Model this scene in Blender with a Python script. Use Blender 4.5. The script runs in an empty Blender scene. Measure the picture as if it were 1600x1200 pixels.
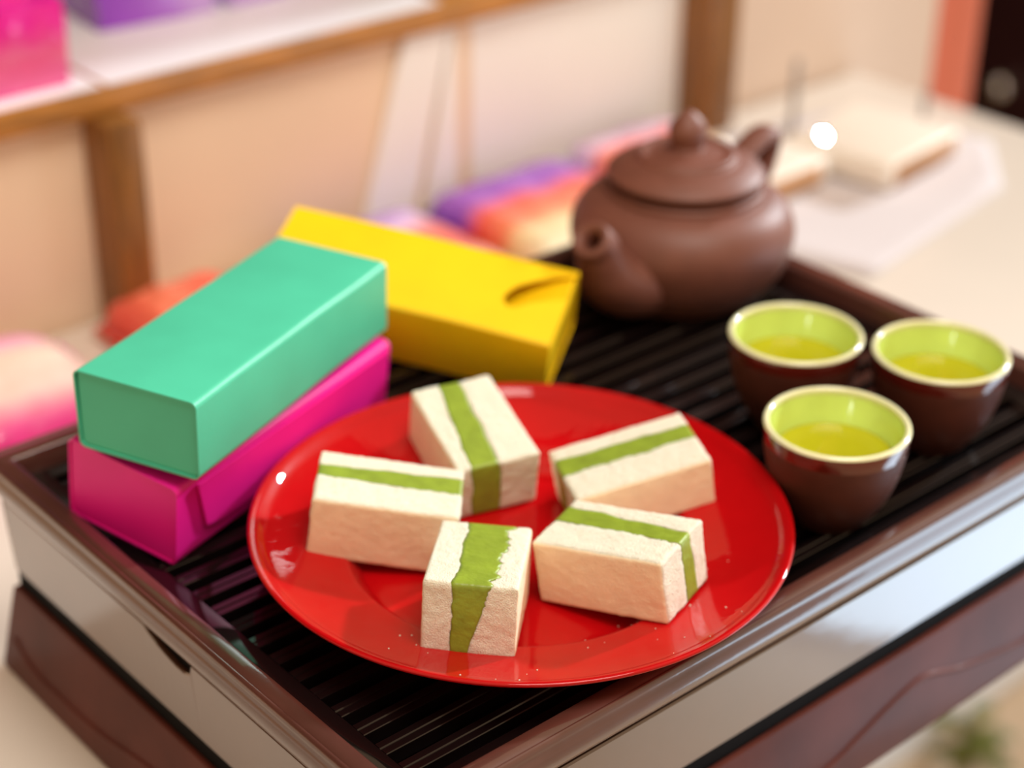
import bpy, bmesh, math, random
from mathutils import Vector, Matrix, noise

S = bpy.context.scene
COL = S.collection
PI = math.pi
rad = math.radians

# ------------------------------------------------------------------ camera
cd = bpy.data.cameras.new('camera')
cam = bpy.data.objects.new('camera', cd)
COL.objects.link(cam)
yaw, pitch, roll = rad(48.80), 0.5070, 0.0119
fwd = Vector((math.cos(yaw) * math.cos(pitch), math.sin(yaw) * math.cos(pitch), -math.sin(pitch)))
rgt = Vector((math.sin(yaw), -math.cos(yaw), 0))
upv = rgt.cross(fwd)
r2 = rgt * math.cos(roll) + upv * math.sin(roll)
u2 = upv * math.cos(roll) - rgt * math.sin(roll)
m = Matrix((r2, u2, -fwd)).transposed().to_4x4()
m.translation = Vector((-0.2711, -0.3562, 0.4088))
cam.matrix_world = m
cd.sensor_width = 36.0
cd.lens = 2851.3 * 36.0 / 1600.0
cd.clip_start = 0.02
cd.dof.use_dof = True
cd.dof.focus_distance = 0.622
cd.dof.aperture_fstop = 4.6
S.camera = cam

# ------------------------------------------------------------------ light
wd = bpy.data.worlds.new('world')
S.world = wd
wd.use_nodes = True
bg = wd.node_tree.nodes['Background']
bg.inputs[0].default_value = (1.0, 0.68, 0.41, 1)
bg.inputs[1].default_value = 0.66


def dirv(az, el):
    return Vector((math.cos(rad(az)) * math.cos(rad(el)), math.sin(rad(az)) * math.cos(rad(el)), math.sin(rad(el))))


ld = bpy.data.lights.new('sun', 'SUN')
ld.energy = 3.5
ld.angle = rad(3)
ld.color = (0.88, 0.96, 1.0)
sun = bpy.data.objects.new('sun', ld)
COL.objects.link(sun)
sun.rotation_euler = dirv(-1, 24).to_track_quat('Z', 'Y').to_euler()
sun.location = dirv(-1, 24) * 3

la = bpy.data.lights.new('door_daylight', 'AREA')
la.shape = 'RECTANGLE'
la.size, la.size_y = 0.55, 0.9
la.energy = 6.0
la.color = (0.58, 0.80, 1.0)
door = bpy.data.objects.new('door_daylight', la)
COL.objects.link(door)
door.location = (1.06, -0.55, -0.38)
door.rotation_euler = (Vector((1.06, -0.55, -0.38)) - Vector((0.25, 0.03, -0.38))).to_track_quat('Z', 'Y').to_euler()

lc = bpy.data.lights.new('overhead_fill', 'AREA')  # added overhead fill, brightens the back panels and cake tops
lc.shape = 'DISK'
lc.size = 0.7
lc.energy = 12.5
lc.color = (1.0, 0.95, 0.88)
lamp = bpy.data.objects.new('overhead_fill', lc)
COL.objects.link(lamp)
lamp.location = (0.12, -0.30, 1.25)
lamp.rotation_euler = (Vector((0.12, -0.30, 1.25)) - Vector((0.15, 0.35, -0.05))).to_track_quat('Z', 'Y').to_euler()

S.view_settings.view_transform = 'Standard'
S.view_settings.look = 'None'
S.view_settings.exposure = 0.0
S.view_settings.gamma = 1.0
S.view_settings.use_curve_mapping = False
S.cycles.use_denoising = True
S.cycles.max_bounces = 8
S.cycles.sample_clamp_indirect = 8.0


# ------------------------------------------------------------------ materials
def mat(name, col, rough=0.5, ior=1.5, coat=0.0, coat_rough=0.05, coat_ior=1.5, metal=0.0, sss=0.0, trans=0.0,
        var=0.0, vscale=60.0, bump=0.0, bscale=300.0, bump2=0.0, b2scale=60.0, stretch=None, sheen=0.0):
    M = bpy.data.materials.new(name)
    M.use_nodes = True
    nt = M.node_tree
    b = nt.nodes['Principled BSDF']
    b.inputs['Base Color'].default_value = (*col, 1)
    b.inputs['Roughness'].default_value = rough
    b.inputs['IOR'].default_value = ior
    b.inputs['Metallic'].default_value = metal
    b.inputs['Coat Weight'].default_value = coat
    b.inputs['Coat Roughness'].default_value = coat_rough
    b.inputs['Coat IOR'].default_value = coat_ior
    b.inputs['Transmission Weight'].default_value = trans
    if sheen:
        b.inputs['Sheen Weight'].default_value = sheen
    if sss:
        b.inputs['Subsurface Weight'].default_value = sss
        b.inputs['Subsurface Radius'].default_value = (0.004, 0.003, 0.002)
        b.inputs['Subsurface Scale'].default_value = 1.0
    tc = nt.nodes.new('ShaderNodeTexCoord')
    vec = tc.outputs['Object']
    if stretch:
        mp = nt.nodes.new('ShaderNodeMapping')
        mp.inputs['Scale'].default_value = stretch
        nt.links.new(vec, mp.inputs[0])
        vec = mp.outputs[0]
    if var:
        n = nt.nodes.new('ShaderNodeTexNoise')
        n.inputs['Scale'].default_value = vscale
        n.inputs['Detail'].default_value = 5
        nt.links.new(vec, n.inputs['Vector'])
        r = nt.nodes.new('ShaderNodeValToRGB')
        r.color_ramp.elements[0].position = 0.3
        r.color_ramp.elements[1].position = 0.7
        r.color_ramp.elements[0].color = (*[c * (1 - var) for c in col], 1)
        r.color_ramp.elements[1].color = (*[min(1, c * (1 + var)) for c in col], 1)
        nt.links.new(n.outputs['Fac'], r.inputs[0])
        nt.links.new(r.outputs[0], b.inputs['Base Color'])
    last = None
    for st, sc in ((bump, bscale), (bump2, b2scale)):
        if st:
            n = nt.nodes.new('ShaderNodeTexNoise')
            n.inputs['Scale'].default_value = sc
            n.inputs['Detail'].default_value = 4
            nt.links.new(vec, n.inputs['Vector'])
            bp = nt.nodes.new('ShaderNodeBump')
            bp.inputs['Strength'].default_value = 1.0
            bp.inputs['Distance'].default_value = st
            nt.links.new(n.outputs['Fac'], bp.inputs['Height'])
            if last:
                nt.links.new(last, bp.inputs['Normal'])
            last = bp.outputs[0]
    if last:
        nt.links.new(last, b.inputs['Normal'])
        if coat:
            nt.links.new(last, b.inputs['Coat Normal'])
    return M


def banded(name, axis, stops, rough=0.25, bump=0.0, bscale=40, noise_amt=0.12, nscale=25):
    """colour printed in bands along one object axis (flat print on a wrapper)"""
    M = bpy.data.materials.new(name)
    M.use_nodes = True
    nt = M.node_tree
    b = nt.nodes['Principled BSDF']
    b.inputs['Roughness'].default_value = rough
    b.inputs['Coat Weight'].default_value = 0.5
    tc = nt.nodes.new('ShaderNodeTexCoord')
    sx = nt.nodes.new('ShaderNodeSeparateXYZ')
    nt.links.new(tc.outputs['Generated'], sx.inputs[0])
    n = nt.nodes.new('ShaderNodeTexNoise')
    n.inputs['Scale'].default_value = nscale
    nt.links.new(tc.outputs['Object'], n.inputs['Vector'])
    ma = nt.nodes.new('ShaderNodeMath')
    ma.operation = 'MULTIPLY_ADD'
    nt.links.new(n.outputs['Fac'], ma.inputs[0])
    ma.inputs[1].default_value = noise_amt
    nt.links.new(sx.outputs[axis], ma.inputs[2])
    r = nt.nodes.new('ShaderNodeValToRGB')
    e = r.color_ramp.elements
    e[0].position, e[0].color = stops[0][0], (*stops[0][1], 1)
    e[1].position, e[1].color = stops[-1][0], (*stops[-1][1], 1)
    for p, c in stops[1:-1]:
        k = e.new(p)
        k.color = (*c, 1)
    nt.links.new(ma.outputs[0], r.inputs[0])
    nt.links.new(r.outputs[0], b.inputs['Base Color'])
    if bump:
        n2 = nt.nodes.new('ShaderNodeTexNoise')
        n2.inputs['Scale'].default_value = bscale
        nt.links.new(tc.outputs['Object'], n2.inputs['Vector'])
        bp = nt.nodes.new('ShaderNodeBump')
        bp.inputs['Distance'].default_value = bump
        nt.links.new(n2.outputs['Fac'], bp.inputs['Height'])
        nt.links.new(bp.outputs[0], b.inputs['Normal'])
        nt.links.new(bp.outputs[0], b.inputs['Coat Normal'])
    return M


LACQ = dict(rough=0.3, ior=1.5, coat=1.0, coat_rough=0.06, coat_ior=1.6)
M_RIM = mat('tray_lacquer_rim', (0.085, 0.028, 0.020), var=0.18, vscale=25, bump=0.00006, bscale=120, **LACQ)
M_APRON = mat('tray_lacquer_apron', (0.105, 0.046, 0.028), var=0.15, vscale=18, bump=0.00004, bscale=60, rough=0.3, ior=1.6,
              coat=1.0, coat_rough=0.07, coat_ior=1.9)
M_BASE = mat('tray_lacquer_base', (0.11, 0.030, 0.023), var=0.2, vscale=30, bump=0.00004, bscale=150, rough=0.45, ior=1.2,
             coat=0.1, coat_rough=0.15, coat_ior=1.4)
M_SLAT = mat('tray_lacquer_slat', (0.006, 0.003, 0.003), rough=0.5, ior=1.12, coat=1.0, coat_rough=0.04, coat_ior=1.62)
M_CORE = mat('tray_dark_core', (0.005, 0.004, 0.004), rough=0.7, ior=1.15, var=0.2)
M_PLATE = mat('red_glaze', (0.45, 0.002, 0.004), rough=0.4, ior=1.12, coat=0.7, coat_rough=0.03, coat_ior=1.5, var=0.06, vscale=40, bump2=0.0006, b2scale=28)
M_CAKE = mat('mung_crumb', (0.94, 0.885, 0.72), rough=0.9, sss=0.1, var=0.03, vscale=500, bump=0.0009, bscale=2200, bump2=0.0003, b2scale=900)
M_SKIN_SHADED = mat('mung_pressed_face_shaded', (0.94, 0.80, 0.56), rough=0.8, sss=0.1, var=0.04, vscale=150, bump=0.0002, bscale=1200, bump2=0.0002, b2scale=200)  # smoother pressed sides; their warm shade is put into the peach colour
M_FILL = mat('green_filling', (0.25, 0.34, 0.03), rough=0.4, sss=0.25, var=0.15, vscale=140, bump=0.0003, bscale=420, coat=0.1, coat_rough=0.3)
M_CLAY = mat('purple_clay', (0.185, 0.064, 0.042), rough=0.5, ior=1.5, var=0.08, vscale=90, bump=0.00006, bscale=1600)
M_CLAYLID = M_CLAY
M_CUP = mat('cup_clay', (0.085, 0.022, 0.013), rough=0.5, ior=1.35, var=0.12, vscale=120, bump=0.00005, bscale=1500)
M_CUPRIM = mat('cup_rim_glaze', (0.11, 0.012, 0.007), rough=0.15, coat=1.0, coat_rough=0.05, var=0.1)
M_LIN = mat('lime_glaze', (0.66, 0.82, 0.19), rough=0.12, coat=1.0, coat_rough=0.04, var=0.07, vscale=60)
M_LIP = mat('cream_lip_glaze', (0.84, 0.84, 0.52), rough=0.15, coat=1.0, coat_rough=0.04, var=0.05, vscale=60)
M_TEA = mat('green_tea', (0.66, 0.65, 0.022), rough=0.02, ior=1.33, trans=0.30, var=0.05, vscale=30)
PAP = dict(rough=0.42, ior=1.45, bump=0.00008, bscale=700)
M_TEAL = mat('teal_paper', (0.075, 0.53, 0.335), var=0.05, vscale=30, **PAP)
M_MAG = mat('magenta_paper', (0.87, 0.010, 0.30), var=0.05, vscale=30, **PAP)
M_YEL = mat('yellow_paper', (0.96, 0.62, 0.003), var=0.04, vscale=30, **PAP)
M_TABLE = mat('table_cream', (0.75, 0.68, 0.60), rough=0.35, var=0.03, vscale=6, bump=0.00005, bscale=30)
M_FLOOR = mat('floor_tan', (0.52, 0.37, 0.23), rough=0.35, var=0.08, vscale=5)
M_BASEB = mat('baseboard_white', (0.82, 0.84, 0.84), rough=0.3, var=0.03)
M_PEACH = mat('panel_peach', (0.86, 0.66, 0.47), rough=0.6, var=0.05, vscale=6)
M_WHITE = mat('panel_white', (0.95, 0.94, 0.90), rough=0.55, var=0.03, vscale=6)
M_TAN = mat('panel_tan', (0.78, 0.63, 0.52), rough=0.55, var=0.05, vscale=6)
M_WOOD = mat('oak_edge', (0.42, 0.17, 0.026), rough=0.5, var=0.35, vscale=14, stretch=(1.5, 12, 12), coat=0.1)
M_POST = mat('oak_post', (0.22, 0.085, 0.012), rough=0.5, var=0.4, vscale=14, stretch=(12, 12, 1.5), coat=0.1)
M_LINER = mat('white_liner', (0.84, 0.83, 0.86), rough=0.5, var=0.03, vscale=12)
M_SALMON = mat('salmon_paint', (0.66, 0.16, 0.09), rough=0.5, var=0.06, vscale=5)
M_BROWNW = mat('wall_brown', (0.020, 0.011, 0.009), rough=0.7, var=0.1, vscale=3)
M_DARK = mat('dark_maroon', (0.032, 0.008, 0.010), rough=0.4, var=0.2, vscale=4)
M_FOILP = banded('pink_foil', 2, [(0.0, (0.75, 0.02, 0.30)), (0.3, (0.85, 0.16, 0.38)), (0.6, (0.86, 0.12, 0.30)), (0.95, (0.85, 0.02, 0.36))], rough=0.2, bump=0.004, noise_amt=0.35)
M_FOILV = banded('violet_foil', 0, [(0.0, (0.16, 0.02, 0.35)), (0.35, (0.30, 0.05, 0.55)), (0.8, (0.42, 0.16, 0.66)), (1.0, (0.55, 0.35, 0.75))], rough=0.18, bump=0.004, noise_amt=0.3)
M_FOILL = banded('lilac_foil', 0, [(0.0, (0.55, 0.36, 0.74)), (1.0, (0.45, 0.22, 0.70))], rough=0.2, bump=0.004)
M_FOILD = banded('dark_violet_foil', 0, [(0.0, (0.20, 0.06, 0.30)), (1.0, (0.30, 0.10, 0.45))], rough=0.2, bump=0.004)
M_FOILR = banded('red_foil', 0, [(0.0, (0.62, 0.01, 0.01)), (0.35, (0.85, 0.20, 0.11)), (1.0, (0.75, 0.05, 0.03))], rough=0.22, bump=0.004)
M_PINKW = banded('pink_wrapper', 1, [(0.0, (0.80, 0.04, 0.22)), (0.14, (0.72, 0.05, 0.24)), (0.34, (0.90, 0.62, 0.55)), (0.72, (0.90, 0.66, 0.55)), (0.88, (0.80, 0.34, 0.55)), (1.0, (0.72, 0.12, 0.42))],
                 rough=0.25, bump=0.003, noise_amt=0.12)
BAND = [(0.02, (0.95, 0.86, 0.66)), (0.30, (0.94, 0.76, 0.40)), (0.40, (0.90, 0.26, 0.12)), (0.62, (0.86, 0.09, 0.05)), (0.70, (0.60, 0.14, 0.45)), (0.76, (0.30, 0.07, 0.52)), (1.0, (0.36, 0.12, 0.60))]
M_BANDB = banded('striped_wrapper', 1, BAND, rough=0.25, bump=0.003, noise_amt=0.10)
M_BANDA = banded('lilac_striped_wrapper', 1, [(0.05, (0.92, 0.70, 0.6)), (0.5, (0.85, 0.12, 0.07)), (0.68, (0.85, 0.25, 0.2)), (0.80, (0.75, 0.55, 0.80)), (1.05, (0.36, 0.16, 0.62))], rough=0.25, bump=0.003, noise_amt=0.15)
M_BANDC = banded('pale_striped_wrapper', 1, [(0.05, (0.95, 0.86, 0.66)), (0.4, (0.92, 0.6, 0.42)), (0.62, (0.88, 0.12, 0.07)), (0.76, (0.82, 0.60, 0.80)), (1.05, (0.62, 0.42, 0.75))], rough=0.25, bump=0.003, noise_amt=0.1)
M_PACK = mat('cream_packet', (0.88, 0.80, 0.70), rough=0.5, var=0.04, vscale=10, bump=0.0006, bscale=40)
M_PACKE = mat('tan_packet_end', (0.50, 0.26, 0.12), rough=0.4, var=0.2, vscale=30)
M_SHEET = mat('lilac_sheet', (0.72, 0.68, 0.71), rough=0.9, ior=1.15, var=0.03, vscale=9, bump=0.0006, bscale=14)
M_GREY = mat('grey_metal', (0.36, 0.33, 0.31), rough=0.4)
M_CHROME = mat('chrome', (0.95, 0.97, 0.95), rough=0.04, metal=1.0)
M_LEAF = mat('olive_leaf', (0.19, 0.20, 0.012), rough=0.5, var=0.3, vscale=20)


# ------------------------------------------------------------------ mesh helpers
def link(name, me, material, parent=None, smooth=True):
    o = bpy.data.objects.new(name, me)
    COL.objects.link(o)
    if material:
        me.materials.append(material)
    if smooth:
        for p in me.polygons:
            p.use_smooth = True
    if parent:
        o.parent = parent
    return o


def from_bm(name, bm, material, parent=None, smooth=False, sharp=None):
    bmesh.ops.recalc_face_normals(bm, faces=bm.faces[:])
    me = bpy.data.meshes.new(name)
    bm.to_mesh(me)
    bm.free()
    o = link(name, me, material, parent, smooth)
    if smooth and sharp:
        me.set_sharp_from_angle(angle=rad(sharp))
    return o


def thing(name, label, cat, loc=(0, 0, 0), rot=None, group=None):
    o = bpy.data.objects.new(name, None)
    o.empty_display_size = 0.02
    COL.objects.link(o)
    o.location = loc
    if rot is not None:
        o.rotation_euler = rot
    return tag(o, label, cat, group)


def tag(o, label, cat, group=None):
    o['label'] = label
    o['category'] = cat
    if group:
        o['group'] = group
    return o


def struct(o):
    o['kind'] = 'structure'
    return o


def box_bm(bm, x0, x1, y0, y1, z0, z1, bevel=0.0, seg=2):
    vs = [bm.verts.new((x, y, z)) for x in (x0, x1) for y in (y0, y1) for z in (z0, z1)]
    fs = [(0, 1, 3, 2), (4, 6, 7, 5), (0, 4, 5, 1), (2, 3, 7, 6), (0, 2, 6, 4), (1, 5, 7, 3)]
    faces = [bm.faces.new([vs[i] for i in f]) for f in fs]
    if bevel:
        es = list({e for f in faces for e in f.edges})
        bmesh.ops.bevel(bm, geom=es, offset=bevel, segments=seg, profile=0.5, affect='EDGES')


def box(name, dims, material, parent=None, bevel=0.0, seg=2):
    bm = bmesh.new()
    box_bm(bm, *dims, bevel=bevel, seg=seg)
    return from_bm(name, bm, material, parent, smooth=bevel > 0, sharp=35)


def lathe(name, prof, material, parent=None, segs=96, sharp=50):
    bm = bmesh.new()
    rings = []
    for r, z in prof:
        if r < 1e-6:
            rings.append([bm.verts.new((0, 0, z))])
        else:
            rings.append([bm.verts.new((r * math.cos(2 * PI * k / segs), r * math.sin(2 * PI * k / segs), z)) for k in range(segs)])
    for a, b in zip(rings[:-1], rings[1:]):
        for k in range(segs):
            k2 = (k + 1) % segs
            if len(a) == 1 and len(b) == 1:
                continue
            if len(a) == 1:
                bm.faces.new((a[0], b[k], b[k2]))
            elif len(b) == 1:
                bm.faces.new((a[k], a[k2], b[0]))
            else:
                bm.faces.new((a[k], a[k2], b[k2], b[k]))
    return from_bm(name, bm, material, parent, smooth=True, sharp=sharp)


def spline(pts, n):
    """Catmull-Rom through tuples"""
    out = []
    P = [pts[0]] + list(pts) + [pts[-1]]
    for i in range(1, len(P) - 2):
        for k in range(n):
            t = k / n
            out.append(tuple(0.5 * (2 * b + (-a + c) * t + (2 * a - 5 * b + 4 * c - d) * t * t + (-a + 3 * b - 3 * c + d) * t ** 3)
                             for a, b, c, d in zip(P[i - 1], P[i], P[i + 1], P[i + 2])))
    out.append(tuple(pts[-1]))
    return out


def prism(name, poly, axis, a, b, material, parent=None, bevel=0.0):
    """polygon (list of 2-tuples) extruded along axis 'x','y','z' from a to b"""
    bm = bmesh.new()

    def P(u, v, t):
        return {'x': (t, u, v), 'y': (u, t, v), 'z': (u, v, t)}[axis]
    A = [bm.verts.new(P(u, v, a)) for u, v in poly]
    B = [bm.verts.new(P(u, v, b)) for u, v in poly]
    n = len(poly)
    bm.faces.new(A)
    bm.faces.new(B[::-1])
    for i in range(n):
        bm.faces.new((A[i], A[(i + 1) % n], B[(i + 1) % n], B[i]))
    if bevel:
        bmesh.ops.bevel(bm, geom=bm.edges[:], offset=bevel, segments=2, affect='EDGES')
    return from_bm(name, bm, material, parent, smooth=bevel > 0, sharp=40)


# ------------------------------------------------------------------ setting
ZT = -0.1           # table top
ZF = -0.85          # floor
struct(box('floor', (-3, 3.2, -3, 3.2, ZF - 0.05, ZF), M_FLOOR))
struct(box('wall_right', (1.9, 1.95, 0.75, 3.0, ZF, 2.6), M_DARK))
kn = lathe('glint_knob', [(0, 0), (0.010, 0), (0.010, 0.006), (0.016, 0.012), (0.017, 0.020), (0.012, 0.028), (0, 0.030)], M_CHROME, None, segs=32)  # added to give a small glint against the dark wall
kn.parent = bpy.data.objects['wall_right']
kn.location = (1.9, 1.06, -0.478)
kn.rotation_euler = (0, -PI / 2, 0)
struct(box('wall_back', (-2.6, 1.9, 1.5, 1.55, ZF, 2.6), M_BROWNW))  # unseen wall, made tall and dark to darken reflections in the tray
struct(box('trim_1', (1.018, 1.085, 0.562, 0.64, ZF, 1.2), M_SALMON, bevel=0.004))
struct(box('baseboard_back', (-2.0, 1.6, 0.478, 0.562, ZF, ZF + 0.10), M_BASEB, bevel=0.004))

# display table
tb = thing('display_table', 'cream topped display table that carries the lacquer tea tray and the packets', 'table', (0, 0, ZF))
box('tabletop', (-0.75, 0.905, 0.058, 0.557, 0.715, 0.75), M_TABLE, tb, bevel=0.004, seg=3)
for x in (-0.70, 0.84):
    box('leg', (x, x + 0.04, 0.075, 0.115, 0.0, 0.716), M_TABLE, tb, bevel=0.003)
    box('leg', (x, x + 0.04, 0.43, 0.47, 0.0, 0.716), M_TABLE, tb, bevel=0.003)

# display counter behind the table
ct = thing('display_counter', 'wood edged display counter behind the table with peach and white front panels', 'counter', (0, 0, ZF))
box('front_panel', (-1.4, 0.492, 0.5625, 0.58, 0.0, 0.885), M_PEACH, ct)['label'] = 'peach coloured front panel'
box('front_panel', (0.4925, 0.705, 0.5625, 0.58, 0.0, 0.885), M_WHITE, ct)['label'] = 'off-white front panel'
box('front_panel', (0.7055, 1.018, 0.5625, 0.58, 0.0, 0.885), M_TAN, ct)['label'] = 'tan front panel'
box('shelf_edge', (-1.4, 1.018, 0.548, 0.566, 0.880, 0.8975), M_WOOD, ct, bevel=0.002)['label'] = 'orange brown wooden shelf edge'
box('shelf_board', (-1.4, 1.018, 0.566, 1.0, 0.882, 0.8973), M_WOOD, ct)
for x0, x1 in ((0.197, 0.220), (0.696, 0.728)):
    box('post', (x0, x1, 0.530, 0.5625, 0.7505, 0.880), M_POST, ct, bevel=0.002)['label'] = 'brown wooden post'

# leaning white strips in front of the peach panel
for q, lab in ((((0.393, -0.0995), (0.437, -0.0995), (0.470, 0.028), (0.432, 0.028)), 'wider white strip leaning under the shelf, left of its twin'),
               (((0.447, -0.0995), (0.477, -0.0995), (0.476, 0.028), (0.472, 0.028)), 'narrow white strip tapering upwards under the shelf, right of the wider one')):
    o = prism('white_strip', list(q), 'y', 0.5565, 0.5615, M_WHITE, bevel=0.0008)
    tag(o, lab, 'strip', 'white strips leaning on the counter')

# liner paper on the shelf
for x0, x1, lab in ((-1.2, 0.206, 'white shelf liner sheet under the pink pack'), (0.210, 0.455, 'white shelf liner sheet under the violet packs')):
    o = box('shelf_liner', (x0, x1, 0.549, 0.97, 0.0476, 0.0482), M_LINER)
    tag(o, lab, 'shelf liner')


# ------------------------------------------------------------------ wrapped packs
def pack(name, label, cat, loc, dims, material, rotz=0, group=None, tilt=0.0, seed=1, p=6, seal_mat=None, wr=0.0022):
    L, W, H = dims
    t = thing(name, label, cat, loc, (tilt, 0, rotz), group)
    bm = bmesh.new()
    nu, nv = 28, 20
    top, bot = {}, {}
    for i in range(nu + 1):
        for j in range(nv + 1):
            u, v = 2 * i / nu - 1, 2 * j / nv - 1
            e = max(0.0, (1 - abs(u) ** p) * (1 - abs(v) ** p)) ** 0.5
            nz = noise.noise(Vector((u * 2.5 + seed * 7, v * 2.5, seed))) + 0.5 * noise.noise(Vector((u * 7, v * 7 + seed * 3, seed)))
            x, y = u * L / 2, v * W / 2
            top[i, j] = bm.verts.new((x, y, H * 0.25 + H * 0.75 * e + wr * nz * e))
            edge = i in (0, nu) or j in (0, nv)
            bot[i, j] = top[i, j] if edge else bm.verts.new((x, y, H * 0.25 - H * 0.25 * min(1, e * 1.6)))
    for i in range(nu):
        for j in range(nv):
            a, b, c, d = (i, j), (i + 1, j), (i + 1, j + 1), (i, j + 1)
            bm.faces.new([top[k] for k in (a, b, c, d)])
            f = [bot[k] for k in (d, c, b, a)]
            try:
                bm.faces.new(f)
            except ValueError:
                pass
    from_bm('wrapper', bm, material, t, smooth=True)
    for s in (-1, 1):
        bm = bmesh.new()
        m_ = 24
        A = []
        for k in range(m_ + 1):
            y = (-0.5 + k / m_) * W * 0.96
            zz = H * 0.25 + 0.0012 * (1 if k % 2 else -1)
            A.append((bm.verts.new((s * L * 0.497, y, zz)), bm.verts.new((s * (L * 0.497 + 0.007), y, zz))))
        for k in range(m_):
            bm.faces.new((A[k][0], A[k][1], A[k + 1][1], A[k + 1][0]))
        bmesh.ops.solidify(bm, geom=bm.faces[:], thickness=0.0005)
        from_bm('end_seal', bm, seal_mat or material, t, smooth=False)
    return t


def carton(name, label, cat, loc, dims, material, rotz=0, seed=1, group=None):
    """stand-up pack with crumpled faces and a folded crimp on top"""
    L, W, H = dims
    t = thing(name, label, cat, loc, (0, 0, rotz), group)
    bm = bmesh.new()
    box_bm(bm, -L / 2, L / 2, -W / 2, W / 2, 0, H)
    bmesh.ops.subdivide_edges(bm, edges=bm.edges[:], cuts=9, use_grid_fill=True)
    for v in bm.verts:
        q = v.co
        k = Vector((q.x * 38 + seed * 5, q.y * 38, q.z * 38))
        v.co = q + noise.noise_vector(k) * 0.004 * min(1.0, q.z / 0.012)
    from_bm('wrapper', bm, material, t, smooth=True, sharp=50)
    bm = bmesh.new()
    box_bm(bm, -L * 0.48, L * 0.48, -0.002, 0.002, H - 0.003, H + 0.010, bevel=0.0008)
    from_bm('top_seal', bm, material, t, smooth=True, sharp=40)
    return t


carton('pink_pack', 'crumpled hot pink foil pack standing at the left front of the shelf', 'pack', (0.116, 0.600, 0.0484), (0.155, 0.075, 0.050), M_FOILP, seed=1, group='foil packs on the shelf')
carton('violet_pack', 'deep violet foil pack on the shelf, next right of the pink pack', 'pack', (0.297, 0.672, 0.0484), (0.080, 0.085, 0.075), M_FOILV, seed=2, rotz=rad(-6), group='foil packs on the shelf')
carton('violet_pack', 'pale lilac foil pack on the shelf, between two darker violet packs', 'pack', (0.364, 0.656, 0.0484), (0.044, 0.060, 0.070), M_FOILL, seed=3, rotz=rad(4), group='foil packs on the shelf')
carton('violet_pack', 'dark violet pack farthest right on the shelf, barely in view', 'pack', (0.416, 0.662, 0.0484), (0.050, 0.060, 0.070), M_FOILD, seed=4, group='foil packs on the shelf')

GP = 'wrapped packs along the back of the table'
pack('snack_pack', 'pink wrapped pack with pale middle, lying left behind the tray', 'pack', (0.050, 0.478, ZT), (0.190, 0.115, 0.030), M_PINKW, seed=5, group=GP)
pack('snack_pack', 'plain red pack lying at the foot of the brown post', 'pack', (0.224, 0.503, ZT), (0.082, 0.070, 0.026), M_FOILR, seed=6, group=GP)
pack('snack_pack', 'lilac and red pack directly behind the yellow box', 'pack', (0.372, 0.487, ZT), (0.100, 0.120, 0.020), M_BANDA, seed=7, p=12, group=GP)
pack('snack_pack', 'purple, coral and cream banded pack left of the teapot', 'pack', (0.500, 0.487, ZT), (0.118, 0.125, 0.020), M_BANDB, seed=8, p=12, group=GP)
pack('snack_pack', 'pale lilac and red pack mostly hidden behind the teapot', 'pack', (0.620, 0.510, ZT + 0.0035), (0.100, 0.075, 0.020), M_BANDC, seed=9, p=12, group=GP)


def slab_pack(name, label, loc, dims, rotz, group):
    L, W, H = dims
    t = thing(name, label, 'packet', loc, (0, 0, rotz), group)
    bm = bmesh.new()
    box_bm(bm, -L / 2, L / 2, -W / 2, W / 2, 0, H, bevel=min(0.005, H * 0.4), seg=3)
    from_bm('wrapper', bm, M_PACK, t, smooth=True, sharp=60)
    o = box('end_strip', (-L * 0.40, L * 0.40, -W / 2 - 0.0012, -W / 2 + 0.001, H * 0.12, H * 0.86), M_PACKE, t, bevel=0.0008)
    o['label'] = 'tan front strip'
    return t


GS = 'cream packets behind the teapot'
slab_pack('cream_packet', 'cream packet with orange tan front edge, right beside the teapot handle', (0.634, 0.434, ZT + 0.0035), (0.125, 0.058, 0.020), rad(3), GS)
slab_pack('cream_packet', 'cream packet with pinkish tan front edge, right of the grey rod', (0.758, 0.420, ZT + 0.0035), (0.104, 0.090, 0.020), rad(8), GS)

bm = bmesh.new()
corner = [(0.560, 0.400), (0.600, 0.290), (0.790, 0.325), (0.858, 0.385), (0.835, 0.500), (0.70, 0.520)]
vsb = [bm.verts.new((x, y, ZT + 0.0008)) for x, y in corner]
f = bm.faces.new(vsb)
bmesh.ops.triangulate(bm, faces=[f])
bmesh.ops.subdivide_edges(bm, edges=bm.edges[:], cuts=8, use_grid_fill=True)
for v in bm.verts:
    v.co.z += 0.0012 * (0.5 + 0.5 * noise.noise(v.co * 40))
bmesh.ops.solidify(bm, geom=bm.faces[:], thickness=0.0003)
tag(from_bm('lilac_sheet', bm, M_SHEET, smooth=True), 'pale lilac plastic sheet lying flat on the table right of the teapot', 'sheet')

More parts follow.
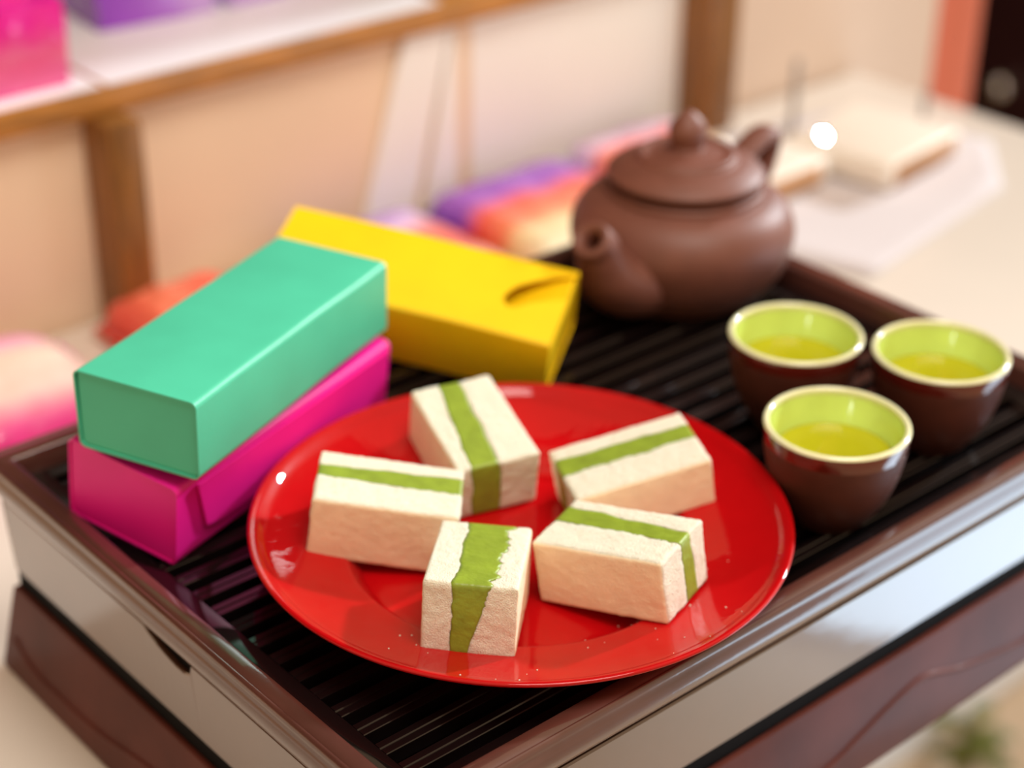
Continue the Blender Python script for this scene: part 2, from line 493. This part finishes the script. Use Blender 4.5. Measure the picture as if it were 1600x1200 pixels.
for x, y, h, lab in ((0.752, 0.492, 0.060, 'thin grey rod stand with a shiny cap between the cream packets'), (0.842, 0.438, 0.030, 'short thin grey rod stand near the right end of the table')):
    t = thing('rod_stand', lab, 'stand', (x, y, ZT))
    lathe('base', [(0, 0), (0.010, 0), (0.010, 0.002), (0.004, 0.003), (0, 0.003)], M_GREY, t, segs=24)
    lathe('rod', [(0, 0.002), (0.0028, 0.002), (0.0028, h), (0, h + 0.001)], M_GREY, t, segs=16)
    if h > 0.05:
        kz = dirv(-1, 24)
        cp = Vector((0.704, 0.414, ZT + 0.024))
t = thing('glint_button', 'small round metal button added for its glint, on the cream packet beside the teapot', 'button', (0.718, 0.434, ZT + 0.0255))
vd = (cam.matrix_world.translation - t.location).normalized()
t.rotation_euler = (vd + dirv(-1, 24)).to_track_quat('Z', 'Y').to_euler()  # added button, tilted to mirror the sun into the camera
lathe('rim', [(0, -0.0012), (0.0038, -0.0012), (0.0042, 0), (0.0036, 0.0006), (0.0030, 0.0002), (0, 0.0002)], M_GREY, t, segs=32)
lathe('face', [(0, 0.0004), (0.0026, 0.0004), (0.0028, 0.0001), (0, 0.0001)], M_CHROME, t, segs=32)

# sprig on the floor beyond the tray
t = thing('leafy_sprig', 'olive green leafy sprig lying low on the tan floor, beyond the tray corner', 'plant', (1.055, 0.432, ZF))
random.seed(4)
lathe('stem', spline([(0.0, 0.0), (0.004, 0.0), (0.003, 0.03), (0.002, 0.06), (0.0, 0.062)], 3), M_LEAF, t, segs=12)
for k in range(9):
    a = k * 2.4
    bm = bmesh.new()
    Lf = 0.045 + 0.02 * random.random()
    rows = []
    for i in range(7):
        s = i / 6
        w = 0.012 * math.sin(PI * min(1, s * 0.96 + 0.04))
        rows.append([bm.verts.new((s * Lf, w * c, 0.012 + 0.05 * (k / 9) * (1 - s * 0.4) + 0.02 * s * (1 - s) - 0.002 * abs(c))) for c in (-1, 0, 1)])
    for A, B in zip(rows[:-1], rows[1:]):
        for c in range(2):
            bm.faces.new((A[c], B[c], B[c + 1], A[c + 1]))
    bmesh.ops.solidify(bm, geom=bm.faces[:], thickness=0.0006)
    o = from_bm('leaf', bm, M_LEAF, t, smooth=True)
    o.rotation_euler = (0, 0, a)

# ------------------------------------------------------------------ tea tray
IX, IY = 0.3923, 0.2683
tray = thing('tea_tray', 'dark brown lacquered slatted tea tray with moulded rim on a flared base', 'tray', (0, 0, ZT))
Z0 = -ZT   # local height of slat tops


def frame(name, prof, material, smooth=True, sharp=28, closed=True, labels=None):
    """four mitred bars: profile of (outward offset, z) swept round the inner rectangle"""
    out = []
    sides = [((0, 0), (IX, 0), (0, -1)), ((IX, 0), (IX, IY), (1, 0)), ((IX, IY), (0, IY), (0, 1)), ((0, IY), (0, 0), (-1, 0))]
    for a, b, nrm in sides:
        bm = bmesh.new()
        d = Vector((b[0] - a[0], b[1] - a[1])).normalized()
        A = [bm.verts.new((a[0] - d.x * o + nrm[0] * o, a[1] - d.y * o + nrm[1] * o, z + Z0)) for o, z in prof]
        B = [bm.verts.new((b[0] + d.x * o + nrm[0] * o, b[1] + d.y * o + nrm[1] * o, z + Z0)) for o, z in prof]
        n = len(prof)
        for i in range(n if closed else n - 1):
            bm.faces.new((A[i], B[i], B[(i + 1) % n], A[(i + 1) % n]))
        bm.faces.new(A)
        bm.faces.new(B[::-1])
        out.append(from_bm(name, bm, material, tray, smooth=smooth, sharp=sharp))
    return out


shoulder = [(0.0084 + 0.0018 * math.sin(k / 5 * PI / 2), 0.0086 + 0.0024 * math.cos(k / 5 * PI / 2)) for k in range(6)]
bead = [(0.0084 + 0.0031 * math.cos(rad(58 - k * 14.5)), 0.0022 + 0.0056 * math.sin(rad(58 - k * 14.5))) for k in range(9)]
rimprof = [(0.0, -0.007), (0.0, 0.0094), (0.0006, 0.0100), (0.0070, 0.0108), (0.0078, 0.0104), (0.0083, 0.0108)] + shoulder[1:] + bead + [(0.0072, -0.0050), (0.0030, -0.0050), (0.0030, -0.007)]
frame('rim_bar', rimprof, M_RIM, sharp=50)

# aprons: front, right, back plain; left with the finger notch in its top edge
ap = [(-0.001, -0.0098), (0.0048, -0.0098), (0.0055, -0.0105), (0.0040, -0.0455), (0.0030, -0.0468), (-0.001, -0.0468)]
aprons = frame('apron_panel', ap, M_APRON, sharp=30)
left = aprons[3]
old = left.data
bm = bmesh.new()
ys = [IY + 0.004] + [0.1600, 0.1560, 0.1500, 0.1430, 0.1360, 0.1305, 0.1265, 0.1250] + [-0.004]
dz = [0, 0, 0.0020, 0.0040, 0.0056, 0.0066, 0.0066, 0.0050, 0, 0]
rows = []
for y, d in zip(ys, dz):
    zt = -0.0098 - d
    rows.append([bm.verts.new(c) for c in ((0.001, y, zt + Z0), (-0.0052, y, zt + Z0), (-0.0056, y, zt - 0.0006 + Z0), (-0.0040, y, -0.0455 + Z0), (-0.0030, y, -0.0468 + Z0), (0.001, y, -0.0468 + Z0))])
for A, B in zip(rows[:-1], rows[1:]):
    for i in range(6):
        bm.faces.new((A[i], A[(i + 1) % 6], B[(i + 1) % 6], B[i]))
bm.faces.new(rows[0])
bm.faces.new(rows[-1][::-1])
bmesh.ops.recalc_face_normals(bm, faces=bm.faces[:])
bm.to_mesh(old)
bm.free()
for p in old.polygons:
    p.use_smooth = False
left['label'] = 'apron panel with a finger notch in its top edge'

core = box('core', (-0.0035, IX + 0.0035, -0.0035, IY + 0.0035, -0.062 + Z0, -0.0075 + Z0), M_CORE, tray)

# base: flared, with a ledge on top
bp = [(-0.008, -0.0545), (0.0048, -0.0545), (0.0056, -0.0552), (0.0060, -0.0575), (0.0124, -0.0965), (0.0118, -0.0995), (-0.008, -0.0995)]
frame('base_panel', bp, M_BASE, sharp=30)


# carved scalloped line on the base panels
def carved(pts3, r):
    bm = bmesh.new()
    q = spline(pts3, 8)
    rings = []
    for i, p in enumerate(q):
        a = Vector(q[max(0, i - 1)])
        b = Vector(q[min(len(q) - 1, i + 1)])
        tn = (b - a).normalized()
        ref = Vector((0, 0, 1))
        s = tn.cross(ref).normalized()
        w = s.cross(tn).normalized()
        rings.append([bm.verts.new(Vector(p) + s * r * math.cos(2 * PI * k / 8) + w * r * 1.4 * math.sin(2 * PI * k / 8)) for k in range(8)])
    for A, B in zip(rings[:-1], rings[1:]):
        for k in range(8):
            bm.faces.new((A[k], A[(k + 1) % 8], B[(k + 1) % 8], B[k]))
    bm.faces.new(rings[0])
    bm.faces.new(rings[-1][::-1])
    o = from_bm('carved_line', bm, M_BASE, tray, smooth=True)
    o['label'] = 'raised curved moulding line'
    return o


def boff(z):   # outward offset of the base face at height z (slat zero)
    return 0.0060 + (0.0124 - 0.0060) * (-0.0575 - z) / 0.039


fl = [(0.010, -0.0925), (0.10, -0.0915), (0.160, -0.0900), (0.203, -0.0866), (0.2244, -0.0814), (0.2441, -0.0762), (0.2610, -0.0728), (0.2720, -0.0738), (0.2927, -0.0800), (0.3214, -0.0848), (0.3411, -0.0873), (0.385, -0.0895)]
carved([(x, -boff(z) + 0.0001, z + Z0) for x, z in fl], 0.0010)
ll = [(0.272, -0.0800), (0.255, -0.0866), (0.2305, -0.0872), (0.198, -0.0855), (0.1656, -0.0803), (0.130, -0.0760), (0.10, -0.081), (0.06, -0.087), (0.005, -0.090)]
carved([(-boff(z) + 0.0001, y, z + Z0) for y, z in ll], 0.0010)

# dark pan beneath the slats, border strips, slats
box('pan', (0.0, IX, 0.0, IY, -0.0115 + Z0, -0.009 + Z0), M_CORE, tray)
BX = 0.0128
Y_A, PITCH, NS = 0.0172, 0.0128, 19
SW = 0.0070
box('border_strip', (0.0, BX, 0.0, IY, -0.006 + Z0, 0.0 + Z0), M_SLAT, tray, bevel=0.0004)
box('border_strip', (IX - BX, IX, 0.0, IY, -0.006 + Z0, 0.0 + Z0), M_SLAT, tray, bevel=0.0004)
box('border_strip', (BX, IX - BX, 0.0, 0.0125, -0.006 + Z0, 0.0 + Z0), M_SLAT, tray, bevel=0.0004)
ytop = Y_A + PITCH * NS - (PITCH - SW) / 2
box('border_strip', (BX, IX - BX, Y_A + PITCH * (NS - 1) + SW + 0.0058, IY, -0.006 + Z0, 0.0 + Z0), M_SLAT, tray, bevel=0.0004)
sp = [(-SW / 2, -0.006), (-SW / 2, -0.0003), (-SW / 2 + 0.0003, 0.0), (-0.0005, 0.0), (0.0, -0.0006), (0.0005, 0.0), (SW / 2 - 0.0003, 0.0), (SW / 2, -0.0003), (SW / 2, -0.006)]
first = None
for k in range(NS):
    if first is None:
        first = prism('slat', [(y, z) for y, z in sp], 'x', BX, IX - BX, M_SLAT, tray)
        o = first
    else:
        o = first.copy()
        COL.objects.link(o)
    o.location = (0, Y_A + PITCH * k + SW / 2, Z0)

# ------------------------------------------------------------------ plate
PC = (0.1221, 0.0867)
pl = thing('red_plate', 'glossy red round plate holding five green striped cakes', 'plate', (PC[0], PC[1], 0.0004))
top = [(0.0, 0.0030), (0.056, 0.0030), (0.0625, 0.0042), (0.0660, 0.0078), (0.0680, 0.0100), (0.0700, 0.0108), (0.0760, 0.0120), (0.0880, 0.0150), (0.0960, 0.0176),
       (0.0990, 0.0190), (0.1010, 0.0208), (0.1030, 0.0219), (0.1043, 0.0221), (0.1050, 0.0216), (0.1049, 0.0208)]
und = [(0.1010, 0.0180), (0.0900, 0.0132), (0.0740, 0.0090), (0.0680, 0.0060), (0.0600, 0.0010), (0.0580, 0.0), (0.0540, 0.0), (0.0530, 0.0010), (0.0, 0.0010)]
lathe('dish', spline(top, 3) + spline(und, 2), M_PLATE, pl, segs=160, sharp=70)


# ------------------------------------------------------------------ mung bean cakes
def lattice(nu, nv, nw):
    """surface points of a box lattice with quad faces"""
    idx, pts, faces = {}, [], []

    def vid(i, j, k):
        if (i, j, k) not in idx:
            idx[i, j, k] = len(pts)
            pts.append((i / nu, j / nv, k / nw))
        return idx[i, j, k]
    for i in range(nu):
        for j in range(nv):
            faces.append([vid(i, j, 0), vid(i, j + 1, 0), vid(i + 1, j + 1, 0), vid(i + 1, j, 0)])
            faces.append([vid(i, j, nw), vid(i + 1, j, nw), vid(i + 1, j + 1, nw), vid(i, j + 1, nw)])
    for i in range(nu):
        for k in range(nw):
            faces.append([vid(i, 0, k), vid(i + 1, 0, k), vid(i + 1, 0, k + 1), vid(i, 0, k + 1)])
            faces.append([vid(i, nv, k), vid(i, nv, k + 1), vid(i + 1, nv, k + 1), vid(i + 1, nv, k)])
    for j in range(nv):
        for k in range(nw):
            faces.append([vid(0, j, k), vid(0, j, k + 1), vid(0, j + 1, k + 1), vid(0, j + 1, k)])
            faces.append([vid(nu, j, k), vid(nu, j + 1, k), vid(nu, j + 1, k + 1), vid(nu, j, k + 1)])
    return pts, faces


def bil(c, u, w):
    """c = (x- top, x+ top, x- bottom, x+ bottom); u along length, w up"""
    return (c[0] * (1 - u) + c[1] * u) * w + (c[2] * (1 - u) + c[3] * u) * (1 - w)


def rot3(q):
    cy, a, b = q
    return Matrix.Rotation(cy, 4, 'Z') @ Matrix.Rotation(a, 4, 'Y') @ Matrix.Rotation(b, 4, 'X')


def make_cake(label, q, lo, hi, seed, ragged=0.3):
    x, y, z, yw, L, W, H, a, b = q
    t = thing('mung_bean_cake', label, 'cake', (x, y, z + 0.0006), None, 'mung bean cakes on the red plate')
    t.rotation_euler = rot3((yw, a, b)).to_euler()

    def bound(c, u, w, s):
        g = noise.noise(Vector((u * 5 + seed * 3.1, w * 3 + s * 9, seed))) * 0.05
        k = 0.035 * ragged * (0.5 if s else 2.2 * w * w)
        g += noise.noise(Vector((u * 15 + seed * 1.7, w * 8 + s * 5, seed + 4))) * k
        g += noise.noise(Vector((u * 31 + seed * 2.7, w * 15 + s * 3, seed + 9))) * k * 0.6
        return bil(c, u, w) + g * (0.6 if ragged < 0.5 else 1.0)
    for part in ('cake_layer', 'filling', 'cake_layer'):
        first_layer = (part == 'cake_layer' and not any(ch.name.startswith('cake_layer') for ch in t.children))
        nv = 12 if part == 'cake_layer' else 10
        P, F = lattice(52, nv, 26)
        vs = []
        for (u, v, w) in P:
            A, B = bound(lo, u, w, 0), bound(hi, u, w, 1)
            if part == 'filling':
                f0, f1 = A, B
            elif first_layer:
                f0, f1 = 0.0, A
            else:
                f0, f1 = B, 1.0
            f = f0 + (f1 - f0) * v
            p = Vector(((u - 0.5) * L, (f - 0.5) * W, w * H))
            # rounded outer edges
            hx, hy, hz = L / 2, W / 2, H / 2
            r = 0.0011
            c = Vector((p.x, p.y, p.z - hz))
            inn = Vector((max(-hx + r, min(hx - r, c.x)), max(-hy + r, min(hy - r, c.y)), max(-hz + r, min(hz - r, c.z))))
            d = c - inn
            if d.length > r:
                c = inn + d.normalized() * r
            p = Vector((c.x, c.y, c.z + hz))
            if part == 'filling':
                s = 0.00008
                inset = -0.00004
                p.x *= 1 - inset / hx
                p.z = hz + (p.z - hz) * (1 - inset / hz)
                p += noise.noise_vector(p * 260 + Vector((seed, 0, 0))) * s
            else:
                n1 = noise.noise_vector(p * 420 + Vector((seed * 3, 1, 0)))
                n2 = noise.noise_vector(p * 1100 + Vector((0, seed * 3, 2)))
                n3 = noise.noise_vector(p * 90 + Vector((0, seed * 2, 7)))
                dsp = n1 * 0.00030 + n2 * 0.00026 + n3 * 0.0004
                if abs(v - (0 if first_layer else 1)) < 1e-6:   # the pressed long side is smoother
                    dsp *= 0.45
                p += dsp
            vs.append(p)
        me = bpy.data.meshes.new(part)
        me.from_pydata([tuple(p) for p in vs], [], F)
        me.update()
        o = link(part, me, M_FILL if part == 'filling' else M_CAKE, t, smooth=True)
        if part == 'cake_layer':
            me.materials.append(M_SKIN_SHADED)
            for pg in me.polygons:
                if all(abs(P[i][1] - (0 if first_layer else 1)) < 1e-6 for i in pg.vertices):
                    pg.material_index = 1
        if part == 'filling':
            o['label'] = 'soft olive green filling layer'
    return t


make_cake('striped cake at the front of the plate, green strip widening and ragged on top', (0.0764, 0.0593, 0.0077, 0.7506, 0.0496, 0.0339, 0.0281, 0.1337, 0.0252),
          (0.27, 0.20, 0.51, 0.50), (0.67, 0.70, 0.67, 0.72), 3, ragged=0.9)
make_cake('striped cake at the left of the plate, long plain side towards the front', (0.0821, 0.1233, 0.0080, -0.7351, 0.0561, 0.0323, 0.0274, 0.1404, 0.0555),
          (0.48, 0.46, 0.48, 0.48), (0.71, 0.79, 0.72, 0.77), 11)
make_cake('striped cake at the back of the plate beside the boxes, end facing front', (0.1429, 0.1420, 0.0078, -1.8694, 0.0533, 0.0356, 0.0258, 0.1768, 0.0144),
          (0.35, 0.15, 0.3, 0.21), (0.60, 0.49, 0.6, 0.55), 17)
make_cake('striped cake at the right back of the plate nearest the tea cups', (0.1795, 0.0818, 0.0081, -0.4397, 0.0568, 0.0356, 0.0220, -0.1797, 0.0542),
          (0.47, 0.48, 0.47, 0.48), (0.77, 0.74, 0.76, 0.74), 23)
make_cake('striped cake at the right front of the plate, green strip turning down its end', (0.1317, 0.0384, 0.0079, -1.2456, 0.0539, 0.0339, 0.0258, -0.1698, 0.0048),
          (0.51, 0.45, 0.5, 0.48), (0.84, 0.68, 0.74, 0.73), 31)

# crumbs on the plate rim
random.seed(9)
bm = bmesh.new()
for k in range(46):
    ph = rad(random.uniform(195, 320))
    r = random.uniform(0.058, 0.100)
    zz = 0.0036 if r < 0.058 else None
    if zz is None:
        tp = spline(top, 3)
        for (ra, za), (rb, zb) in zip(tp[:-1], tp[1:]):
            if ra <= r <= rb:
                zz = za + (zb - za) * (r - ra) / max(1e-6, rb - ra)
    s = random.uniform(0.00015, 0.00038)
    mt = Matrix.Translation((PC[0] + r * math.cos(ph), PC[1] + r * math.sin(ph), zz + 0.0005 + s * 0.5)) @ Matrix.Rotation(random.uniform(0, 3), 4, 'Z')
    bmesh.ops.create_icosphere(bm, subdivisions=1, radius=s, matrix=mt)
o = from_bm('cake_crumbs', bm, M_CAKE)
tag(o, 'tiny pale cake crumbs scattered on the front of the red plate', 'crumbs')
o['kind'] = 'stuff'


# ------------------------------------------------------------------ paper boxes
def rrect(hw, h, r, n=5):
    """rounded rectangle in (y, z): y in +-hw, z in 0..h"""
    out = []
    for cx, cz, a0 in ((hw - r, r, -90), (hw - r, h - r, 0), (-hw + r, h - r, 90), (-hw + r, r, 180)):
        for k in range(n + 1):
            a = rad(a0 + 90 * k / n)
            out.append((cx + r * math.cos(a), cz + r * math.sin(a)))
    return out


def gift_box(name, label, q, material, r=0.0025, over=0.0012, seed=1, bulge=0.0006):
    x, y, z, yw, L, W, H, a, b = q
    t = thing(name, label, 'box', (x, y, z))
    t.rotation_euler = rot3((yw, a, b)).to_euler()
    th = 0.0008
    outer, inner = rrect(W / 2, H, r), [(yy, zz + th) for yy, zz in rrect(W / 2 - th, H - 2 * th, max(0.0006, r - th))]
    bm = bmesh.new()
    ns = 24
    RO, RI = [], []
    for i in range(ns + 1):
        xx = -L / 2 + L * i / ns

        def wob(yy, zz):
            n = noise.noise_vector(Vector((xx * 22 + seed * 4, yy * 22, zz * 22)))
            return (yy + n.y * bulge, zz + n.z * bulge * min(1, zz / 0.008))
        RO.append([bm.verts.new((xx, *wob(*p))) for p in outer])
        RI.append([bm.verts.new((xx, *wob(*p))) for p in inner])
    n = len(outer)
    for i in range(ns):
        for k in range(n):
            k2 = (k + 1) % n
            bm.faces.new((RO[i][k], RO[i][k2], RO[i + 1][k2], RO[i + 1][k]))
            bm.faces.new((RI[i][k2], RI[i][k], RI[i + 1][k], RI[i + 1][k2]))
    for i in (0, ns):
        for k in range(n):
            k2 = (k + 1) % n
            bm.faces.new((RO[i][k], RI[i][k], RI[i][k2], RO[i][k2]))
    from_bm('sleeve', bm, material, t, smooth=True, sharp=50)
    ins = [(yy, zz + th + 0.0003) for yy, zz in rrect(W / 2 - th - 0.0004, H - 2 * th - 0.0006, max(0.0004, r - th))]
    for s in (-1, 1):
        x0 = s * (L / 2 - over)
        prism('end_flap', ins, 'x', x0 - s * 0.0008, x0, material, t)
    return t


BT = (0.0772, 0.2098, 0.0428, 0.4062, 0.1422, 0.0553, 0.0334, 0.0189, 0.0121)
gift_box('paper_box', 'teal green paper box stacked crosswise on top of the magenta box', BT, M_TEAL, r=0.0028, over=0.0010, seed=2)
BM_ = (0.0755, 0.2167, 0.0050, 0.3103, 0.1412, 0.0548, 0.0362, -0.0092, 0.120)
bmg = gift_box('paper_box', 'magenta paper box lying in the tray under the teal box', BM_, M_MAG, r=0.0030, over=0.0006, seed=5)
L_, W_, H_ = BM_[4], BM_[5], BM_[6]
sf = prism('side_flap', [(-L_ / 2 + 0.0105, H_ - 0.0022), (-L_ / 2 + 0.0165, H_ * 0.30), (-L_ / 2 + 0.026, H_ * 0.24), (L_ / 2 - 0.002, H_ * 0.20), (L_ / 2 - 0.002, H_ - 0.0022)],
           'y', -W_ / 2 - 0.0016, -W_ / 2 - 0.0004, M_MAG, bmg, bevel=0.0003)
sf['label'] = 'folded side flap with a slanting edge'
BY = (0.1985, 0.2485, 0.0150, -0.9676, 0.139, 0.053, 0.0335, 0.125, 0.250)
byl = gift_box('paper_box', 'bright yellow paper box leaning over the back rim of the tray', BY, M_YEL, r=0.0016, over=0.0008, seed=8)

# cut-out in the top of the yellow box, with a sloping inner flap below it
cut = prism('cutter', [(0.0419, -0.0050), (0.0412, -0.0020), (0.0425, 0.0025), (0.0455, 0.0075), (0.0525, 0.0135), (0.0610, 0.0190), (0.0720, 0.0235), (0.0720, 0.0070), (0.0546, -0.0015), (0.0480, -0.0075), (0.0440, -0.0080)],
            'z', BY[6] - 0.0020, BY[6] + 0.004, None)
cut.parent = byl
slv = [c for c in byl.children if c.name.startswith('sleeve')][0]
md = slv.modifiers.new('cut', 'BOOLEAN')
md.operation = 'DIFFERENCE'
md.solver = 'EXACT'
md.object = cut
dg = bpy.context.evaluated_depsgraph_get()
nm = bpy.data.meshes.new_from_object(slv.evaluated_get(dg))
slv.modifiers.clear()
slv.data = nm
bpy.data.objects.remove(cut)
it = prism('inner_flap', [(0.0688, BY[6] - 0.0014), (0.0688, BY[6] - 0.0022), (0.034, BY[6] - 0.0118), (0.034, BY[6] - 0.0110)], 'y', -0.020, 0.0245, M_YEL, byl)
it['label'] = 'sloping inner flap showing through the cut-out'

# ------------------------------------------------------------------ teapot
TP = (0.3450, 0.2195)
tpot = thing('clay_teapot', 'round purple brown clay teapot with pointed lid knob at the back of the tray', 'teapot', (TP[0], TP[1], 0.0003))
body = [(0, 0.0008), (0.030, 0.0008), (0.033, 0.0), (0.0365, 0.0005), (0.0385, 0.0030), (0.0450, 0.0085), (0.0515, 0.0170), (0.0552, 0.0265), (0.0563, 0.0350), (0.0545, 0.0425), (0.0500, 0.0490),
        (0.0440, 0.0530), (0.0400, 0.0544), (0.0390, 0.0552), (0.0394, 0.0570), (0.0382, 0.0584), (0.0345, 0.0588), (0.0325, 0.0590), (0.0315, 0.0580), (0.0315, 0.0540)]
lathe('body', spline(body, 4), M_CLAY, tpot, segs=96, sharp=60)
lid = [(0, 0.0592), (0.0318, 0.0592), (0.0322, 0.0612), (0.0362, 0.0618), (0.0388, 0.0632), (0.0386, 0.0652), (0.0350, 0.0678), (0.0300, 0.0703), (0.0264, 0.0714), (0.0250, 0.0722), (0.0240, 0.0740), (0.0222, 0.0747), (0.0200, 0.0740),
       (0.0180, 0.0738), (0.0120, 0.0752), (0.0070, 0.0762), (0.0, 0.0765)]
ld_ = lathe('lid', spline(lid, 4), M_CLAYLID, tpot, segs=96, sharp=60)
lathe('knob', spline([(0, 0.0758), (0.0084, 0.0758), (0.0080, 0.0775), (0.0085, 0.0805), (0.0094, 0.0840), (0.0091, 0.0872), (0.0070, 0.0908), (0.0040, 0.0938), (0.0016, 0.0954), (0, 0.0958)], 5), M_CLAYLID, ld_, segs=48)


def sweep(name, path, sect, material, parent, az, cap=None, segs=28):
    """path of (s, z, rw, rt): swept in the vertical plane at azimuth az; sect ellipse widths rw (across the plane) and rt"""
    bm = bmesh.new()
    e1 = Vector((math.cos(az), math.sin(az), 0))
    e2 = Vector((-math.sin(az), math.cos(az), 0))
    q = spline(path, 6)
    rings = []
    for i, (s, z, rw, rt) in enumerate(q):
        a, b = q[max(0, i - 1)], q[min(len(q) - 1, i + 1)]
        tn = (e1 * (b[0] - a[0]) + Vector((0, 0, b[1] - a[1]))).normalized()
        nn = e2.cross(tn)
        c = e1 * s + Vector((0, 0, z))
        rings.append([c + e2 * rw * math.cos(2 * PI * k / segs) + nn * rt * math.sin(2 * PI * k / segs) for k in range(segs)])
    if cap:   # mouth: rounded lip and a bore
        c = sum(rings[-1], Vector()) / segs
        tn = (c - sum(rings[-2], Vector()) / segs).normalized()
        base = rings[-1]
        for f_, d_ in ((0.97, 0.0010), (0.86, 0.0018), (0.70, 0.0016), (0.52, 0.0004), (0.44, -0.0020), (0.42, -0.0140)):
            rings.append([c + (p - c) * f_ + tn * d_ for p in base])
    R = [[bm.verts.new(p) for p in r] for r in rings]
    for A, B in zip(R[:-1], R[1:]):
        for k in range(segs):
            bm.faces.new((A[k], A[(k + 1) % segs], B[(k + 1) % segs], B[k]))
    bm.faces.new(R[0])
    bm.faces.new(R[-1][::-1])
    return from_bm(name, bm, material, parent, smooth=True, sharp=70)


sweep('spout', [(0.036, 0.0200, 0.0235, 0.0200), (0.050, 0.0235, 0.0225, 0.0185), (0.0615, 0.0300, 0.0180, 0.0150), (0.0680, 0.0400, 0.0130, 0.0118), (0.0715, 0.0475, 0.0110, 0.0102), (0.0765, 0.0530, 0.0100, 0.0096)],
      None, M_CLAY, tpot, rad(-170), cap=True)
sweep('handle', [(0.036, 0.0490, 0.0070, 0.0048), (0.046, 0.0545, 0.0070, 0.0044), (0.059, 0.0600, 0.0074, 0.0042), (0.071, 0.0625, 0.0078, 0.0042), (0.0775, 0.0600, 0.0076, 0.0046), (0.0780, 0.0510, 0.0064, 0.0040),
                 (0.0730, 0.0390, 0.0058, 0.0038), (0.0630, 0.0280, 0.0058, 0.0038), (0.050, 0.0200, 0.0060, 0.0040)], None, M_CLAY, tpot, rad(10))


# ------------------------------------------------------------------ cups
def make_cup(label, x, y, rz):
    t = thing('tea_cup', label, 'cup', (x, y, 0.0003), (0, 0, rz), 'small tea cups on the tray')
    outer = [(0, 0.0012), (0.0135, 0.0012), (0.0142, 0.0), (0.0158, 0.0), (0.0166, 0.0016), (0.0205, 0.0070), (0.0240, 0.0140), (0.0266, 0.0220), (0.0284, 0.0310), (0.0290, 0.0360)]
    lathe('body', spline(outer, 4) + [(0.0268, 0.0362), (0.0200, 0.012), (0, 0.0060)], M_CUP, t, segs=72, sharp=60)
    lathe('glaze_band', spline([(0.0290, 0.0358), (0.0294, 0.0395), (0.0293, 0.0418)], 3) + [(0.0280, 0.0418), (0.0276, 0.0362), (0.0290, 0.0358)], M_CUPRIM, t, segs=72, sharp=60)['label'] = 'glossy red brown band under the lip'
    lathe('lip', [(0.0270, 0.0405)] + [(0.02815 + 0.00135 * math.cos(rad(200 - 25 * k)), 0.0420 + 0.0013 * math.sin(rad(200 - 25 * k))) for k in range(9)] + [(0.0285, 0.0412), (0.0270, 0.0405)], M_LIP, t, segs=72, sharp=60)['label'] = 'pale cream lip'
    lathe('lining', spline([(0.0272, 0.0414), (0.0266, 0.0380), (0.0252, 0.0320), (0.0232, 0.0250), (0.0200, 0.0170), (0.0150, 0.0105), (0.0080, 0.0080), (0, 0.0076)], 4), M_LIN, t, segs=72, sharp=80)['label'] = 'lime green glazed lining'
    lathe('tea', [(0, 0.0282), (0.0230, 0.0282), (0.0238, 0.0287), (0.0236, 0.0270)] + spline([(0.0228, 0.0240), (0.0197, 0.0170), (0.0148, 0.0110), (0.0080, 0.0086), (0, 0.0082)], 4), M_TEA, t, segs=72, sharp=80)['label'] = 'pale yellow green tea'
    return t


make_cup('tea cup nearest the teapot, left one of the back two cups', 0.2882, 0.0948, 0.3)
make_cup('tea cup at the far right of the tray', 0.3234, 0.0436, 1.4)
make_cup('tea cup nearest the red plate, front one of the three', 0.2419, 0.0323, 2.2)
